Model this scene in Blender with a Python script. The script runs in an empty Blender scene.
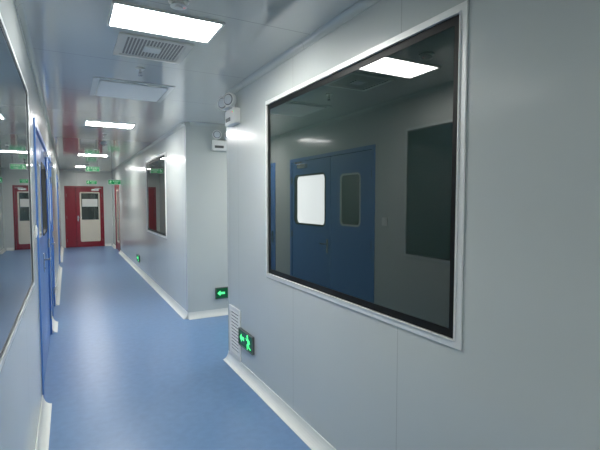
import bpy, bmesh, math
from mathutils import Vector, Matrix
R=math.radians
scene=bpy.context.scene
COL=scene.collection
XL,XR,ZC=-0.22,1.45,2.73
Y0,YE=-3.0,17.3
YA,YB=4.28,6.02
XS=5.0

# ---------------- materials ----------------
def mat(name,color,rough=0.4,metal=0.0,ior=1.5,coat=0.0,noise=None,emit=None,seam=None,bump=0.0):
    m=bpy.data.materials.new(name); m.use_nodes=True
    nt=m.node_tree; n=nt.nodes; l=nt.links
    p=n["Principled BSDF"]
    p.inputs["Base Color"].default_value=(*color,1)
    p.inputs["Roughness"].default_value=rough
    p.inputs["Metallic"].default_value=metal
    p.inputs["IOR"].default_value=ior
    p.inputs["Coat Weight"].default_value=coat
    p.inputs["Coat Roughness"].default_value=0.08
    if emit:
        p.inputs["Emission Color"].default_value=(*emit[0],1)
        p.inputs["Emission Strength"].default_value=emit[1]
    tc=n.new("ShaderNodeTexCoord")
    out=None
    if noise:
        sc,amt=noise
        t=n.new("ShaderNodeTexNoise"); t.inputs["Scale"].default_value=sc; t.inputs["Detail"].default_value=6
        l.new(tc.outputs["Object"],t.inputs["Vector"])
        mx=n.new("ShaderNodeMix"); mx.data_type='RGBA'
        mx.inputs[6].default_value=(*[c*(1-amt) for c in color],1)
        mx.inputs[7].default_value=(*[min(1,c*(1+amt)) for c in color],1)
        l.new(t.outputs["Fac"],mx.inputs[0])
        out=mx.outputs[2]
        if bump:
            b=n.new("ShaderNodeBump"); b.inputs["Strength"].default_value=bump; b.inputs["Distance"].default_value=0.01
            l.new(t.outputs["Fac"],b.inputs["Height"]); l.new(b.outputs["Normal"],p.inputs["Normal"])
    if seam:
        axis,period,off,width,dark=seam
        sx=n.new("ShaderNodeSeparateXYZ"); l.new(tc.outputs["Object"],sx.inputs[0])
        a=n.new("ShaderNodeMath"); a.operation='SUBTRACT'; l.new(sx.outputs[axis],a.inputs[0]); a.inputs[1].default_value=off
        w=n.new("ShaderNodeMath"); w.operation='FLOORED_MODULO'; l.new(a.outputs[0],w.inputs[0]); w.inputs[1].default_value=period
        c=n.new("ShaderNodeMath"); c.operation='LESS_THAN'; l.new(w.outputs[0],c.inputs[0]); c.inputs[1].default_value=width
        mx2=n.new("ShaderNodeMix"); mx2.data_type='RGBA'
        l.new(c.outputs[0],mx2.inputs[0])
        if out: l.new(out,mx2.inputs[6])
        else: mx2.inputs[6].default_value=(*color,1)
        mx2.inputs[7].default_value=(*[k*dark for k in color],1)
        out=mx2.outputs[2]
    if out: l.new(out,p.inputs["Base Color"])
    return m
WALLC=(0.595,0.635,0.61)
M_wallY=mat("wall_panel_lengthwise",WALLC,0.25,coat=0.4,noise=(1.5,0.03),seam=("Y",1.15,0.51,0.005,0.75))
M_wallX=mat("wall_panel_crosswise",WALLC,0.25,coat=0.4,noise=(1.5,0.03),seam=("X",1.15,0.3,0.005,0.75))
M_ceil=mat("ceiling_panel",(0.61,0.63,0.60),0.1,ior=1.6,coat=0.6,noise=(1.5,0.03),seam=("Y",1.15,0.2,0.006,0.6))
M_floor=mat("blue_vinyl",(0.135,0.25,0.44),0.32,noise=(16,0.15))
M_alu=mat("aluminium",(0.86,0.87,0.84),0.4,metal=0.2,noise=(30,0.04))
M_aluL=mat("satin_aluminium",(0.66,0.70,0.70),0.4,metal=0.2,noise=(30,0.04))
M_white=mat("white_plastic",(0.84,0.85,0.82),0.35,noise=(8,0.02))
M_warm=mat("warm_white_metal",(0.80,0.78,0.72),0.35,noise=(8,0.02))
M_cover=mat("outlet_cover",(0.74,0.76,0.73),0.2,coat=0.4,noise=(8,0.02))
M_base=mat("white_cove",(0.78,0.80,0.76),0.4,noise=(8,0.03))
M_blk=mat("black_gasket",(0.004,0.005,0.005),0.5,ior=1.3,noise=(20,0.1))
M_gasL=mat("grey_gasket",(0.05,0.055,0.06),0.4,noise=(20,0.1))
M_glass=mat("dark_window_glass",(0.020,0.036,0.030),0.0,ior=1.85,noise=(1.2,0.25))
M_glassL=mat("teal_reflection_glass",(0.022,0.042,0.050),0.0,ior=1.9,noise=(2,0.05))  # teal reflection of floor and walls put into the base colour
M_blue=mat("blue_door_paint",(0.07,0.20,0.54),0.35,coat=0.1,noise=(3,0.04))
M_red=mat("red_door_paint",(0.24,0.004,0.018),0.3,coat=0.2,noise=(3,0.05))
M_steel=mat("brushed_steel",(0.6,0.6,0.6),0.25,metal=1,noise=(60,0.08))
M_dark=mat("dark_cavity",(0.03,0.032,0.035),0.6,noise=(20,0.1))
M_perf=mat("perforation_shadow",(0.20,0.195,0.18),0.6,noise=(20,0.1))
LS=59
M_lamp=mat("light_diffuser",(0.9,0.9,0.9),0.5,emit=((1.0,0.985,0.96),LS))
M_addlamp=mat("added_side_light",(0.9,0.9,0.9),0.5,emit=((1.0,0.985,0.96),LS*0.95))
M_lit=mat("lit_frosted_glass",(0.8,0.8,0.8),0.3,emit=((0.92,0.98,0.97),4.8))
M_beige=mat("pale_panel",(0.68,0.64,0.54),0.4,noise=(4,0.04))
M_green=mat("green_glow",(0.02,0.5,0.15),0.4,emit=((0.10,1.0,0.30),1.3))
M_greendk=mat("dark_green_sign_face",(0.005,0.05,0.02),0.25,emit=((0.0,0.20,0.06),0.2))
M_signgreen=mat("green_sign_face",(0.01,0.25,0.07),0.25,emit=((0.02,0.6,0.2),0.2))
M_signwhite=mat("sign_white_glow",(0.5,0.7,0.5),0.4,emit=((0.6,1.0,0.7),0.5))
M_case=mat("sign_casing",(0.10,0.11,0.11),0.35,noise=(20,0.05))
M_lens=mat("lamp_lens",(0.74,0.78,0.80),0.1,coat=0.5,noise=(60,0.1))
M_bezel=mat("lamp_bezel",(0.22,0.23,0.24),0.3,noise=(30,0.05))
M_red_led=mat("red_indicator",(0.5,0.02,0.02),0.3,emit=((1,0.05,0.03),2))

# ---------------- mesh helpers ----------------
def finish(name,bm,m,parent=None,loc=(0,0,0),rot=(0,0,0),bevel=0,smooth=False,label=None):
    bmesh.ops.recalc_face_normals(bm,faces=bm.faces)
    me=bpy.data.meshes.new(name); bm.to_mesh(me); bm.free()
    me.materials.append(m)
    o=bpy.data.objects.new(name,me); COL.objects.link(o)
    o.location=loc; o.rotation_euler=rot
    if parent: o.parent=parent
    if bevel:
        b=o.modifiers.new("bevel",'BEVEL'); b.width=bevel; b.segments=2; b.limit_method='ANGLE'
    if smooth:
        for f in me.polygons: f.use_smooth=len(f.vertices)==4
    if label: o["label"]=label
    return o
def box(bm,x0,x1,y0,y1,z0,z1):
    vs=[bm.verts.new(c) for c in ((x0,y0,z0),(x1,y0,z0),(x1,y1,z0),(x0,y1,z0),(x0,y0,z1),(x1,y0,z1),(x1,y1,z1),(x0,y1,z1))]
    for f in ((0,3,2,1),(4,5,6,7),(0,1,5,4),(1,2,6,5),(2,3,7,6),(3,0,4,7)): bm.faces.new([vs[i] for i in f])
def prism(bm,pts,y0,y1):
    a=[bm.verts.new((x,y0,z)) for x,z in pts]; b=[bm.verts.new((x,y1,z)) for x,z in pts]
    n=len(pts); bm.faces.new(a); bm.faces.new(b[::-1])
    for i in range(n): bm.faces.new((a[i],b[i],b[(i+1)%n],a[(i+1)%n]))
def ringpr(bm,o,i,y0,y1):
    n=len(o)
    A=[bm.verts.new((x,y0,z)) for x,z in o]; B=[bm.verts.new((x,y0,z)) for x,z in i]
    C=[bm.verts.new((x,y1,z)) for x,z in o]; D=[bm.verts.new((x,y1,z)) for x,z in i]
    for k in range(n):
        j=(k+1)%n
        bm.faces.new((A[k],A[j],B[j],B[k])); bm.faces.new((C[k],D[k],D[j],C[j]))
        bm.faces.new((A[k],C[k],C[j],A[j])); bm.faces.new((B[k],B[j],D[j],D[k]))
def rect(x0,x1,z0,z1): return [(x0,z0),(x1,z0),(x1,z1),(x0,z1)]
def rrect(x0,x1,z0,z1,r,seg=6):
    p=[]
    for cx,cz,a in ((x1-r,z0+r,-90),(x1-r,z1-r,0),(x0+r,z1-r,90),(x0+r,z0+r,180)):
        for k in range(seg+1):
            t=R(a+90*k/seg); p.append((cx+r*math.cos(t),cz+r*math.sin(t)))
    return p
def outer_for(inner,x0,x1,z0,z1,seg=6):
    """outer rectangle outline with one point per point of a rounded inner outline"""
    o=[]; h=seg//2
    for c in range(4):
        cx=x1 if c in (0,1) else x0; cz=z0 if c in (0,3) else z1
        for k in range(seg+1):
            px,pz=inner[c*(seg+1)+k]
            first_horizontal = c in (0,2)
            if k==h: o.append((cx,cz))
            elif (k<h)==first_horizontal: o.append((px,cz))
            else: o.append((cx,pz))
    return o
def cyl(bm,c,r,d,axis='y',seg=24,r2=None,turn=0):
    rot={'y':Matrix.Rotation(R(90),4,'X'),'z':Matrix.Identity(4),'x':Matrix.Rotation(R(90),4,'Y')}[axis]
    bmesh.ops.create_cone(bm,cap_ends=True,segments=seg,radius1=r,radius2=r if r2 is None else r2,depth=d,matrix=Matrix.Translation(c)@Matrix.Rotation(turn,4,'Z')@rot)
def empty(name,loc,rot,label,cat,group=None,kind=None):
    o=bpy.data.objects.new(name,None); COL.objects.link(o); o.empty_display_size=0.1
    o.location=loc; o.rotation_euler=rot; o["label"]=label; o["category"]=cat
    if group: o["group"]=group
    if kind: o["kind"]=kind
    return o
def struct(o,label,cat):
    o["kind"]="structure"; o["label"]=label; o["category"]=cat; return o
RIGHT=(0,0,R(-90)); LEFT=(0,0,R(90)); FACE=(0,0,0); CEIL=(R(90),0,0)

def slab(name,axis,p0,p1,u0,u1,v0,v1,holes,m,label,cat):
    us=sorted({u0,u1,*[h[0] for h in holes],*[h[1] for h in holes]})
    vs=sorted({v0,v1,*[h[2] for h in holes],*[h[3] for h in holes]})
    nu,nv=len(us)-1,len(vs)-1
    def solid(i,j):
        if not(0<=i<nu and 0<=j<nv): return False
        cu,cv=(us[i]+us[i+1])/2,(vs[j]+vs[j+1])/2
        return not any(h[0]<cu<h[1] and h[2]<cv<h[3] for h in holes)
    bm=bmesh.new(); cache={}
    def V(p,u,v):
        k=(p,u,v)
        if k not in cache:
            c={'x':(p,u,v),'y':(u,p,v),'z':(u,v,p)}[axis]; cache[k]=bm.verts.new(c)
        return cache[k]
    for i in range(nu):
        for j in range(nv):
            if not solid(i,j): continue
            a,b,c,d=us[i],us[i+1],vs[j],vs[j+1]
            for p in (p0,p1): bm.faces.new((V(p,a,c),V(p,b,c),V(p,b,d),V(p,a,d)))
            if not solid(i-1,j): bm.faces.new((V(p0,a,c),V(p0,a,d),V(p1,a,d),V(p1,a,c)))
            if not solid(i+1,j): bm.faces.new((V(p0,b,c),V(p0,b,d),V(p1,b,d),V(p1,b,c)))
            if not solid(i,j-1): bm.faces.new((V(p0,a,c),V(p0,b,c),V(p1,b,c),V(p1,a,c)))
            if not solid(i,j+1): bm.faces.new((V(p0,a,d),V(p0,b,d),V(p1,b,d),V(p1,a,d)))
    return struct(finish(name,bm,m),label,cat)

# ---------------- openings ----------------
WZ0,WZ1=1.02,2.46
LZ0,LZ1=1.07,2.40
def wh(c0,c1,z0=WZ0,z1=WZ1): return (c0+0.02,c1-0.02,z0+0.02,z1-0.02)
DH=2.27
win_right=(1.26,3.29); win_rfar=[(7.4,9.4)]; win_left=(1.45,3.50); win_left2=(-1.8,0.2)
doorL=(4.03,6.12); doorL2=(6.75,7.75); doorL3=(12.2,13.2); doorR=(14.9,16.1); doorE=(-0.06,1.13)
T=0.08
slab("floor",'z',-0.1,0,XL-T,XS+T,Y0-T,YE+T,[],M_floor,"satin blue vinyl floor with white coved edges","floor")
slab("ceiling",'z',ZC,ZC+0.1,XL-T,XS+T,Y0-T,YE+T,[],M_ceil,"glossy pale grey metal panel ceiling","ceiling")
def dh(d,h=DH): return (d[0],d[1],0.0,h)
slab("wall_left",'x',XL-T,XL,Y0,YE,0,ZC,[wh(*win_left,LZ0,LZ1),wh(*win_left2,LZ0,LZ1),dh(doorL),dh(doorL2),dh(doorL3)],M_wallY,"pale grey-green cleanroom panel wall with blue doors","wall")
slab("wall_right",'x',XR,XR+T,Y0,YA,0,ZC,[wh(*win_right)],M_wallY,"pale grey cleanroom panel wall with large dark window","wall")
slab("wall_right_far",'x',XR,XR+T,YB+T,YE,0,ZC,[wh(*w) for w in win_rfar]+[dh(doorR,2.18)],M_wallY,"pale grey cleanroom panel wall along the corridor","wall")
slab("wall_side_near",'y',YA-T,YA,XR+T,XS,0,ZC,[],M_wallX,"pale grey panel wall of the side passage","wall")
slab("wall_side_far",'y',YB,YB+T,XR,XS,0,ZC,[],M_wallX,"pale grey panel wall with a low exit sign","wall")
slab("wall_side_end",'x',XS,XS+T,YA-T,YB+T,0,ZC,[],M_wallY,"pale grey panel wall closing the side passage","wall")
slab("wall_end",'y',YE,YE+T,XL-T,XR+T,0,ZC,[(doorE[0],doorE[1],0,2.15)],M_wallX,"pale grey end wall with red door","wall")
slab("wall_back",'y',Y0-T,Y0,XL-T,XR+T,0,ZC,[],M_wallX,"pale grey panel wall closing the corridor","wall")

# ---------------- windows ----------------
nwin=[0]
def window(c0,c1,side):
    nwin[0]+=1
    w=(c1-c0)/2; x=XR if side==RIGHT else XL
    right=side==RIGHT
    g=M_glass if right else M_glassL
    gk=0.074 if right else 0.036
    f=0.035 if right else 0.024
    z0,z1=(WZ0,WZ1) if right else (LZ0,LZ1)
    e=empty("window_%d"%nwin[0],(x,(c0+c1)/2,0),side,"flush dark glazed observation window with aluminium frame","window",kind="structure")
    bm=bmesh.new(); ringpr(bm,rect(-w,w,z0,z1),rect(-w+f,w-f,z0+f,z1-f),-0.008 if right else -0.004,-0.0005)
    if right: ringpr(bm,rect(-w+0.03,w-0.03,z0+0.03,z1-0.03),rect(-w+0.036,w-0.036,z0+0.036,z1-0.036),-0.014,-0.0005)
    finish("frame",bm,M_alu if right else M_aluL,e,bevel=0.0015,label="silver aluminium frame")
    bm=bmesh.new(); ringpr(bm,rect(-w+f+0.002,w-f-0.002,z0+f+0.002,z1-f-0.002),rect(-w+gk,w-gk,z0+gk,z1-gk),0.002,0.05)
    finish("gasket",bm,M_blk if right else M_gasL,e,label="black inner border")
    bm=bmesh.new(); box(bm,-w+gk+0.001,w-gk-0.001,0.004,0.02,z0+gk+0.001,z1-gk-0.001)
    finish("glass_pane",bm,g,e,label="dark reflective glass")
window(*win_right,RIGHT)
for w in win_rfar: window(*w,RIGHT)
window(*win_left,LEFT); window(*win_left2,LEFT)

# ---------------- doors ----------------
ndoor=[0]
def door(c,side_rot,loc,width,height,m,leaves,label,kind):
    """leaves: list of (x0,x1,handle_x or None, viewport or None)"""
    ndoor[0]+=1
    e=empty("door_%d"%ndoor[0],loc,side_rot,label,"door",kind="structure")
    w=width/2
    bm=bmesh.new()
    out=[(-w-0.03,0.0),(-w-0.03,height+0.03),(w+0.03,height+0.03),(w+0.03,0.0),(w-0.02,0.0),(w-0.02,height-0.02),(-w+0.02,height-0.02),(-w+0.02,0.0)]
    prism(bm,out,-0.012,-0.0005)
    finish("door_frame",bm,m,e,bevel=0.002)
    bm=bmesh.new()
    prism(bm,[(-w+0.001,0.0),(-w+0.001,height-0.001),(w-0.001,height-0.001),(w-0.001,0.0),(w-0.019,0.0),(w-0.019,height-0.02),(-w+0.019,height-0.02),(-w+0.019,0.0)],0.0,T)
    finish("jamb",bm,m,e)
    for (x0,x1,hx,vp,glaz) in leaves:
        bm=bmesh.new()
        if vp:
            a,b,c0,c1,r=vp
            inn=rrect(a+0.02,b-0.02,c0+0.02,c1-0.02,max(r-0.02,0.004))
            ringpr(bm,outer_for(inn,x0+0.004,x1-0.004,0.008,height-0.024),inn,0.008,0.058)
            lf=finish("door_leaf",bm,m,e)
        else:
            box(bm,x0+0.004,x1-0.004,0.008,0.058,0.008,height-0.024)
            lf=finish("door_leaf",bm,m,e,bevel=0.003)
        if vp:
            rw=0.045 if kind=='red' else 0.022
            rimm=M_beige if kind=='red' else (M_cover if glaz is M_glass else M_blk)
            deep=0.048 if glaz is M_lit else 0.02
            bm=bmesh.new(); ringpr(bm,rrect(a-rw+0.022,b+rw-0.022,c0-rw+0.022,c1+rw-0.022,r+rw-0.022),rrect(a+0.022,b-0.022,c0+0.022,c1-0.022,max(r-0.022,0.004)),0.002,0.0078)
            ringpr(bm,rrect(a+0.0205,b-0.0205,c0+0.0205,c1-0.0205,max(r-0.0205,0.004)),rrect(a+0.024,b-0.024,c0+0.024,c1-0.024,max(r-0.024,0.003)),0.0079,deep-0.0005)  # inner sleeve added to stop the lit pane's glow on the reveal
            finish("viewport_rim",bm,rimm,lf)
            bm=bmesh.new(); prism(bm,rrect(a+0.021,b-0.021,c0+0.021,c1-0.021,max(r-0.021,0.004)),deep,deep+0.006)
            finish("viewport_glass",bm,glaz,lf,label="door viewport")
        if hx is not None:
            s=1 if hx<(x0+x1)/2 else -1
            bm=bmesh.new()
            prism(bm,rrect(hx-0.022,hx+0.022,0.93,1.13,0.015),0.0,0.0078)
            cyl(bm,(hx,-0.022,1.06),0.009,0.045)
            box(bm,min(hx,hx+s*0.12),max(hx,hx+s*0.12),-0.052,-0.038,1.05,1.07)
            cyl(bm,(hx,-0.004,0.97),0.008,0.012)
            finish("handle",bm,M_steel,lf,bevel=0.002,label="steel lever handle")
            bm=bmesh.new()
            cx=(x0+x1)/2+s*0.2
            box(bm,cx-0.12,cx+0.12,-0.042,0.0075,height-0.13,height-0.07)
            box(bm,cx-0.02,cx+0.2,-0.035,-0.03,height-0.055,height-0.035)
            finish("door_closer",bm,M_steel,lf,bevel=0.003,label="silver door closer")
        hinge_x = x0+0.006 if (hx is None or hx>(x0+x1)/2) else x1-0.006
        for hz in (0.25,height/2,height-0.3):
            bm=bmesh.new(); cyl(bm,(hinge_x,-0.004,hz),0.008,0.1,'z',12)
            finish("hinge",bm,M_steel,lf)
    return e
# double blue door on the left; local x = +Y
c=(doorL[0]+doorL[1])/2; h=(doorL[1]-doorL[0])/2
def lx(t): return t-c
e=door(c,LEFT,(XL,c,0),2*h,DH,M_blue,[
 (-h+0.02,lx(4.98),None,(lx(4.29),lx(4.74),1.33,2.0,0.07),M_glass),
 (lx(4.98),h-0.02,lx(5.05),(lx(5.10),lx(6.03),1.29,2.05,0.09),M_lit)],
 "blue steel double door with rounded viewports",'blue')
for d in (doorL2,doorL3):
    c2=(d[0]+d[1])/2; w2=(d[1]-d[0])/2
    door(c2,LEFT,(XL,c2,0),2*w2,DH,M_blue,[(-w2+0.02,w2-0.02,-w2+0.1,(-0.22,0.22,1.33,2.0,0.07),M_glass)],"blue steel single door with rounded viewport",'blue')
c3=(doorR[0]+doorR[1])/2; w3=(doorR[1]-doorR[0])/2
door(c3,RIGHT,(XR,c3,0),2*w3,2.18,M_red,[(-w3+0.02,w3-0.02,-w3+0.1,(-0.3,0.4,0.3,2.0,0.02),M_glass)],"dark red door with tall glass panel",'red')
cE=(doorE[0]+doorE[1])/2; wE=(doorE[1]-doorE[0])/2; HE=2.15
eE=door(cE,FACE,(cE,YE,0),2*wE,HE,M_red,[
 (-wE+0.02,-wE+0.32,None,None,None),
 (-wE+0.32,wE-0.02,-wE+0.38,(-wE+0.47,wE-0.12,0.22,HE-0.2,0.02),M_glass)],"dark red double door with tall glazed panel in cream border",'red')
leafE=[o for o in eE.children if o.name.startswith("door_leaf")][-1]
bm=bmesh.new(); box(bm,-wE+0.495,wE-0.145,0.012,0.0195,0.245,0.98)
finish("lower_panel",bm,M_beige,leafE,label="pale cream lower panel")
bm=bmesh.new(); box(bm,-wE+0.52,wE-0.17,0.014,0.0195,1.45,1.72)  # pale sheet standing in for a reflection in the upper glass
finish("pale_reflection",bm,M_cover,leafE,label="pale reflection painted on the glass")

# ---------------- baseboards / trim ----------------
def cove(name,x,y,rot,length,size,top,m,label,cat):
    s=size; hh=size*1.35
    pts=[(0,0),(-s,0),(-s,0.004)]
    for k in range(1,7):
        a=R(90*k/7); pts.append((-s+ (s-0.006)*math.sin(a), 0.004+(hh-0.004)*(1-math.cos(a))))
    pts+=[(-0.006,hh),(0,hh)]
    bm=bmesh.new(); sg=-1 if top else 1
    z0=ZC if top else 0
    a=[bm.verts.new((-length/2,p[0]-0.0005,z0+sg*(p[1]+0.0005))) for p in pts]; b=[bm.verts.new((length/2,p[0]-0.0005,z0+sg*(p[1]+0.0005))) for p in pts]
    n=len(pts); bm.faces.new(a); bm.faces.new(b[::-1])
    for i in range(n): bm.faces.new((a[i],b[i],b[(i+1)%n],a[(i+1)%n]))
    o=finish(name,bm,m,loc=(x,y,0),rot=rot)
    return struct(o,label,cat)
BL="white coved skirting between wall panel and blue floor"
def runL(a,b): cove("baseboard_left",XL,(a+b)/2,LEFT,b-a,0.065,False,M_base,BL,"baseboard")
for a,b in ((Y0+0.07,doorL[0]-0.04),(doorL[1]+0.04,doorL2[0]-0.04),(doorL2[1]+0.04,doorL3[0]-0.04),(doorL3[1]+0.04,YE-0.07)): runL(a,b)
cove("baseboard_right",XR,(Y0+0.07+YA)/2,RIGHT,YA-Y0-0.07,0.065,False,M_base,BL,"baseboard")
cove("baseboard_right_far",XR,(YB+doorR[0]-0.04)/2,RIGHT,doorR[0]-0.04-YB,0.065,False,M_base,BL,"baseboard")
cove("baseboard_right_far",XR,(doorR[1]+0.04+YE-0.07)/2,RIGHT,YE-0.07-doorR[1]-0.04,0.065,False,M_base,BL,"baseboard")
cove("baseboard_side_far",(XR+XS)/2,YB,FACE,XS-XR,0.065,False,M_base,BL,"baseboard")
cove("baseboard_side_near",(XR+XS)/2,YA,(0,0,R(180)),XS-XR,0.065,False,M_base,BL,"baseboard")
cove("baseboard_end",(doorE[1]+0.04+XR-0.07)/2,YE,FACE,XR-0.07-doorE[1]-0.04,0.065,False,M_base,BL,"baseboard")
TL="slim coved aluminium trim between wall and ceiling"
cove("trim_1",XL,(Y0+YE)/2,LEFT,YE-Y0-0.1,0.035,True,M_wallX,TL,"trim")
cove("trim_2",XR,(Y0+YA)/2,RIGHT,YA-Y0-0.1,0.035,True,M_wallX,TL,"trim")
cove("trim_3",XR,(YB+YE)/2,RIGHT,YE-YB-0.1,0.035,True,M_wallX,TL,"trim")
cove("trim_4",(XR+XS)/2,YB,FACE,XS-XR-0.1,0.035,True,M_wallX,TL,"trim")
cove("trim_5",(XL+XR)/2,YE,FACE,XR-XL-0.1,0.035,True,M_wallX,TL,"trim")
def corner(n,x,y,sx,sy):
    bm=bmesh.new()
    prof=[(-0.001,0.03),( -0.004,0.03),(-0.004,0.0),(-0.003,-0.003),(0.0,-0.004),(0.03,-0.004),(0.03,-0.001),(-0.001,-0.001)]
    a=[bm.verts.new((p[0]*1,p[1]*sy,0.09)) for p in prof]; b=[bm.verts.new((p[0],p[1]*sy,ZC-0.05)) for p in prof]
    k=len(prof); bm.faces.new(a); bm.faces.new(b[::-1])
    for i in range(k): bm.faces.new((a[i],b[i],b[(i+1)%k],a[(i+1)%k]))
    struct(finish(n,bm,M_wallX,loc=(x,y,0)),"pale metal corner strip on wall edge","trim")
corner("trim_6",XR,YB,1,1); corner("trim_7",XR,YA,1,-1)

# ---------------- ceiling fittings ----------------
def light_panel(cx,cy,m=M_lamp,w=0.60,d=0.33):
    e=empty("ceiling_light_panel",(cx,cy,ZC),CEIL,"bright white rectangular LED ceiling panel with thin frame","ceiling light","LED panels along the ceiling")
    bm=bmesh.new(); ringpr(bm,rect(-w/2-0.015,w/2+0.015,-d/2-0.015,d/2+0.015),rect(-w/2,w/2,-d/2,d/2),-0.014,-0.0005)
    finish("panel_frame",bm,M_white,e,bevel=0.002)
    bm=bmesh.new(); box(bm,-w/2+0.001,w/2-0.001,-0.009,-0.001,-d/2+0.001,d/2-0.001)
    finish("diffuser",bm,m,e)
for y in (-1.5,2.76,6.7,11.3,15.2): light_panel(0.555,y)
light_panel(3.1,5.15,M_addlamp)  # unseen panel added to brighten the side passage wall
# perforated air outlet
e=empty("air_diffuser",(0.56,3.27,ZC),CEIL,"square off-white ceiling air diffuser with perforated core","air vent")
bm=bmesh.new(); ringpr(bm,rect(-0.24,0.24,-0.23,0.23),rect(-0.20,0.20,-0.19,0.19),-0.010,-0.0005)
finish("rim",bm,M_warm,e,bevel=0.003)
bm=bmesh.new(); box(bm,-0.199,0.199,-0.003,-0.0006,-0.189,0.189); finish("core",bm,M_warm,e)
bm=bmesh.new()
for i in range(17):
    for j in range(16):
        x=-0.176+i*0.022; z=-0.165+j*0.022
        if abs(x)<0.062 and abs(z)<0.06: continue
        prism(bm,rrect(x-0.007,x+0.007,z-0.006,z+0.006,0.004,2),-0.0045,-0.0031)
finish("perforations",bm,M_perf,e,label="rows of dark perforations")
bm=bmesh.new(); prism(bm,rrect(-0.058,0.058,-0.056,0.056,0.01),-0.012,-0.0032)
finish("centre_plate",bm,M_white,e,bevel=0.003,label="pale square centre plate")
# flat outlet plate
e=empty("filter_outlet",(0.575,4.58,ZC),CEIL,"square pale filter outlet with raised cover plate on ceiling","air vent")
bm=bmesh.new(); ringpr(bm,rect(-0.35,0.35,-0.36,0.36),rect(-0.31,0.31,-0.32,0.32),-0.008,-0.0005); finish("rim",bm,M_cover,e,bevel=0.002)
bm=bmesh.new(); prism(bm,rrect(-0.295,0.295,-0.305,0.305,0.02),-0.018,-0.0045); finish("cover_plate",bm,M_white,e,bevel=0.003)
bm=bmesh.new(); box(bm,-0.309,0.309,-0.004,-0.0006,-0.319,0.319)
finish("back_plate",bm,M_cover,e)
def smoke(x,y):
    e=empty("smoke_detector",(x,y,ZC),CEIL,"round white smoke detector on ceiling","smoke detector","smoke detectors on the ceiling")
    bm=bmesh.new(); cyl(bm,(0,-0.007,0),0.055,0.013,seg=32); finish("mounting_base",bm,M_white,e,bevel=0.003)
    bm=bmesh.new(); cyl(bm,(0,-0.025,0),0.03,0.022,seg=32,r2=0.045) ; cyl(bm,(0,-0.041,0),0.022,0.009,seg=24)
    finish("sensor_head",bm,M_white,e,bevel=0.002)
    bm=bmesh.new(); cyl(bm,(0.03,-0.034,0),0.003,0.006,seg=8); finish("indicator",bm,M_red_led,e)
smoke(0.555,2.42); smoke(0.62,8.9)
def sprinkler(x,y):
    e=empty("sprinkler",(x,y,ZC),CEIL,"small chrome pendant fire sprinkler on ceiling","sprinkler","sprinklers along the ceiling")
    bm=bmesh.new(); cyl(bm,(0,-0.004,0),0.035,0.007,seg=28); finish("escutcheon",bm,M_white,e,bevel=0.001)
    bm=bmesh.new(); cyl(bm,(0,-0.02,0),0.009,0.025,seg=12)
    for s in (-1,1): box(bm,s*0.011-0.002,s*0.011+0.002,-0.058,-0.03,-0.003,0.003)
    cyl(bm,(0,-0.033,0),0.014,0.005,seg=16); cyl(bm,(0,-0.059,0),0.018,0.003,seg=20); cyl(bm,(0,-0.046,0),0.004,0.024,seg=8)
    finish("sprinkler_head",bm,M_steel,e)
for y in (3.78,7.6,10.1,13.9): sprinkler(0.55,y)

# ---------------- signs ----------------
def stroke(bm,pts,w,y0,y1):
    for (a,b) in zip(pts[:-1],pts[1:]):
        a=Vector(a);b=Vector(b); d=(b-a).normalized(); n=Vector((-d.y,d.x))*w/2; a2=a-d*w*0.3; b2=b+d*w*0.3
        prism(bm,[tuple(a2+n),tuple(a2-n),tuple(b2-n),tuple(b2+n)],y0,y1)
def man(bm,cx,cz,s,flip,y0,y1):
    f=-1 if flip else 1
    P=lambda x,z:(cx+f*x*s,cz+z*s)
    prism(bm,[(cx+f*0.10*s+0.11*s*math.cos(t*math.pi/6),cz+0.40*s+0.11*s*math.sin(t*math.pi/6)) for t in range(12)],y0,y1)
    stroke(bm,[P(0.05,0.24),P(-0.08,-0.04)],0.17*s,y0,y1)
    stroke(bm,[P(0.05,0.22),P(0.24,0.12),P(0.34,0.22)],0.07*s,y0,y1)
    stroke(bm,[P(0.0,0.22),P(-0.22,0.16),P(-0.28,0.0)],0.07*s,y0,y1)
    stroke(bm,[P(-0.05,-0.06),P(0.15,-0.18),P(0.12,-0.46)],0.09*s,y0,y1)
    stroke(bm,[P(-0.10,-0.06),P(-0.18,-0.28),P(-0.42,-0.34)],0.09*s,y0,y1)
def arrow(bm,cx,cz,s,flip,y0,y1):
    f=-1 if flip else 1
    pts=[(0.5,0),(0.1,0.36),(0.1,0.14),(-0.5,0.14),(-0.5,-0.14),(0.1,-0.14),(0.1,-0.36)]
    prism(bm,[(cx+f*x*s,cz+z*s) for x,z in pts],y0,y1)
def text(name,s,size,parent,x,y,z,m):
    cu=bpy.data.curves.new(name,'FONT'); cu.body=s; cu.size=size; cu.align_x='CENTER'; cu.align_y='CENTER'; cu.extrude=0.0006
    t=bpy.data.objects.new(name+"_curve",cu); COL.objects.link(t)
    dg=bpy.context.evaluated_depsgraph_get(); dg.update()
    me=bpy.data.meshes.new_from_object(t.evaluated_get(dg)); bpy.data.objects.remove(t)
    me.materials.clear(); me.materials.append(m); me.name=name
    o=bpy.data.objects.new(name,me); COL.objects.link(o); o.parent=parent; o.location=(x,y,z); o.rotation_euler=(R(90),0,0)
    return o
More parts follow.
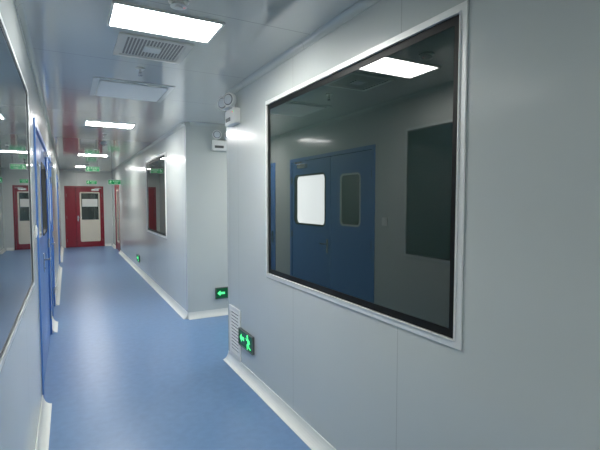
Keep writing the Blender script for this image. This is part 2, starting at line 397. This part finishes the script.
def low_sign(loc,rot,flip,label):
    e=empty("exit_sign",loc,rot,label,"exit sign","green illuminated exit signs")
    W,H=0.36,0.165
    bm=bmesh.new(); ringpr(bm,rrect(-W/2,W/2,-H/2,H/2,0.008),rrect(-W/2+0.01,W/2-0.01,-H/2+0.01,H/2-0.01,0.004),-0.022,-0.0006)
    finish("casing",bm,M_case,e,label="dark casing")
    bm=bmesh.new(); box(bm,-W/2+0.0105,W/2-0.0105,-0.016,-0.001,-H/2+0.0105,H/2-0.0105); finish("face_plate",bm,M_greendk,e)
    bm=bmesh.new(); y0,y1=-0.0185,-0.0164
    s=-1 if flip else 1
    arrow(bm,s*-0.095,0,0.11,not flip,y0,y1)
    finish("arrow_symbol",bm,M_green,e,label="glowing green arrow")
    bm=bmesh.new()
    man(bm,s*0.06,-0.004,0.14,not flip,y0,y1)
    finish("running_figure_symbol",bm,M_green,e,label="glowing green running figure")
low_sign((XR,3.75,0.345),RIGHT,False,"low dark-cased green exit sign on wall above skirting")
low_sign((2.02,YB,0.32),FACE,False,"low green exit sign on side passage wall")
low_sign((XR,10.8,0.30),RIGHT,False,"small low green exit sign on far corridor wall")
def exit_sign(loc,rot,hang,label):
    e=empty("exit_sign",loc,rot,label,"exit sign","green illuminated exit signs")
    W,H=0.36,0.15
    bm=bmesh.new(); prism(bm,rrect(-W/2,W/2,-H/2,H/2,0.01),-0.022,-0.001); finish("casing",bm,M_white,e)
    bm=bmesh.new(); prism(bm,rrect(-W/2+0.01,W/2-0.01,-H/2+0.01,H/2-0.01,0.006),-0.0245,-0.0225); finish("face_plate",bm,M_signgreen,e)
    bm=bmesh.new(); man(bm,-0.11,0,0.105,False,-0.027,-0.025); finish("pictogram",bm,M_signwhite,e)
    text("lettering","安全出口",0.05,e,0.05,-0.0255,0.028,M_signwhite)
    text("lettering","EXIT",0.05,e,0.05,-0.0255,-0.03,M_signwhite)
    if hang:
        for x in (-0.12,0.12):
            bm=bmesh.new(); cyl(bm,(x,-0.011,H/2+hang/2),0.005,hang,'z',10); cyl(bm,(x,-0.011,H/2+hang-0.003),0.02,0.004,'z',16)
            finish("hanging_rod",bm,M_steel,e)
exit_sign((0.78,YE,2.32),FACE,0,"green EXIT sign on wall above red door")
exit_sign((0.62,13.0,2.51),FACE,ZC-2.51-0.075-0.001,"green EXIT sign hanging from ceiling on rods")
exit_sign((XR-0.181,14.3,2.22),FACE,0,"green EXIT sign projecting from wall beside red door")

# ---------------- emergency lights ----------------
def emergency(loc,rot,turn,label):
    e=empty("emergency_wall_lamp",loc,rot,label,"emergency light","twin-head emergency lights")
    bm=bmesh.new(); prism(bm,rrect(-0.14,0.14,-0.09,0.055,0.02),-0.06,0.0); finish("housing",bm,M_white,e,bevel=0.006)
    bm=bmesh.new(); prism(bm,rrect(-0.11,0.02,-0.055,-0.02,0.006),-0.063,-0.0605); finish("label_plate",bm,M_case,e)
    for i in (-1,1):
        d=Vector((math.sin(turn),-math.cos(turn),0)); cc=Vector((i*0.085,-0.085,0.125))
        bm=bmesh.new(); cyl(bm,(cc.x,cc.y+0.035,0.06),0.012,0.04,'z',12)
        cyl(bm,cc,0.064,0.045,'y',28,turn=turn)
        h=finish("lamp_head",bm,M_white,e,bevel=0.004)
        bm=bmesh.new(); cyl(bm,cc+d*0.0245,0.052,0.003,'y',28,turn=turn); finish("bezel",bm,M_bezel,h,label="dark lens ring")
        bm=bmesh.new(); cyl(bm,cc+d*0.029,0.043,0.005,'y',28,turn=turn); finish("lens",bm,M_lens,h,label="clear round lens")
    for i,mm in enumerate((M_red_led,M_green)):
        bm=bmesh.new(); cyl(bm,(0.08+i*0.025,-0.062,0.02),0.005,0.004,'y',10); finish("indicator",bm,mm,e)
emergency((XR,4.02,2.47),RIGHT,R(30),"white twin-head emergency light on wall near the passage corner")
emergency((1.95,YB,2.45),FACE,R(-12),"white twin-head emergency light on side passage wall")

# ---------------- return vent ----------------
e=empty("return_air_grille",(XR,4.07,-0.008),RIGHT,"white louvred return air grille low on wall","air vent")
bm=bmesh.new(); ringpr(bm,rect(-0.15,0.15,0.10,0.60),rect(-0.115,0.115,0.135,0.565),-0.014,-0.0006); finish("rim",bm,M_white,e,bevel=0.003)
bm=bmesh.new(); box(bm,-0.1145,0.1145,-0.002,-0.0007,0.1355,0.5645); finish("back_plate",bm,M_case,e)  # dark grey plate paints the shade between the louvres
bm=bmesh.new()
for k in range(13):
    z=0.152+k*0.0332
    vs=[(-0.1145,-0.0025,z+0.010),(0.1145,-0.0025,z+0.010),(0.1145,-0.012,z-0.004),(-0.1145,-0.012,z-0.004)]
    a=[bm.verts.new(v) for v in vs]; b=[bm.verts.new((v[0],v[1],v[2]-0.003)) for v in vs]
    bm.faces.new(a); bm.faces.new(b[::-1])
    for i in range(4): bm.faces.new((a[i],b[i],b[(i+1)%4],a[(i+1)%4]))
finish("louvre",bm,M_white,e)
# light switch
e=empty("light_switch",(XL,3.82,1.42),LEFT,"white double rocker light switch on wall","light switch")
bm=bmesh.new(); prism(bm,rrect(-0.045,0.045,-0.045,0.045,0.006),-0.009,-0.0006); finish("plate",bm,M_white,e,bevel=0.002)
for s in (-1,1):
    bm=bmesh.new(); box(bm,s*0.017-0.015,s*0.017+0.015,-0.013,-0.0092,-0.03,0.03); finish("rocker",bm,M_white,e,bevel=0.001)

# ---------------- world / camera ----------------
w=bpy.data.worlds.new("world"); scene.world=w; w.use_nodes=True
w.node_tree.nodes["Background"].inputs[0].default_value=(0.5,0.6,0.65,1)
w.node_tree.nodes["Background"].inputs[1].default_value=0.05
cd=bpy.data.cameras.new("camera"); cam=bpy.data.objects.new("camera",cd); COL.objects.link(cam)
cd.sensor_width=36; cd.lens=433/600*36; cd.clip_start=0.02
cam.location=(0,0,1.65); cam.rotation_euler=(R(90-3.17),0,R(-28.2))
scene.camera=cam
scene.view_settings.view_transform='Standard'
scene.view_settings.exposure=0.0
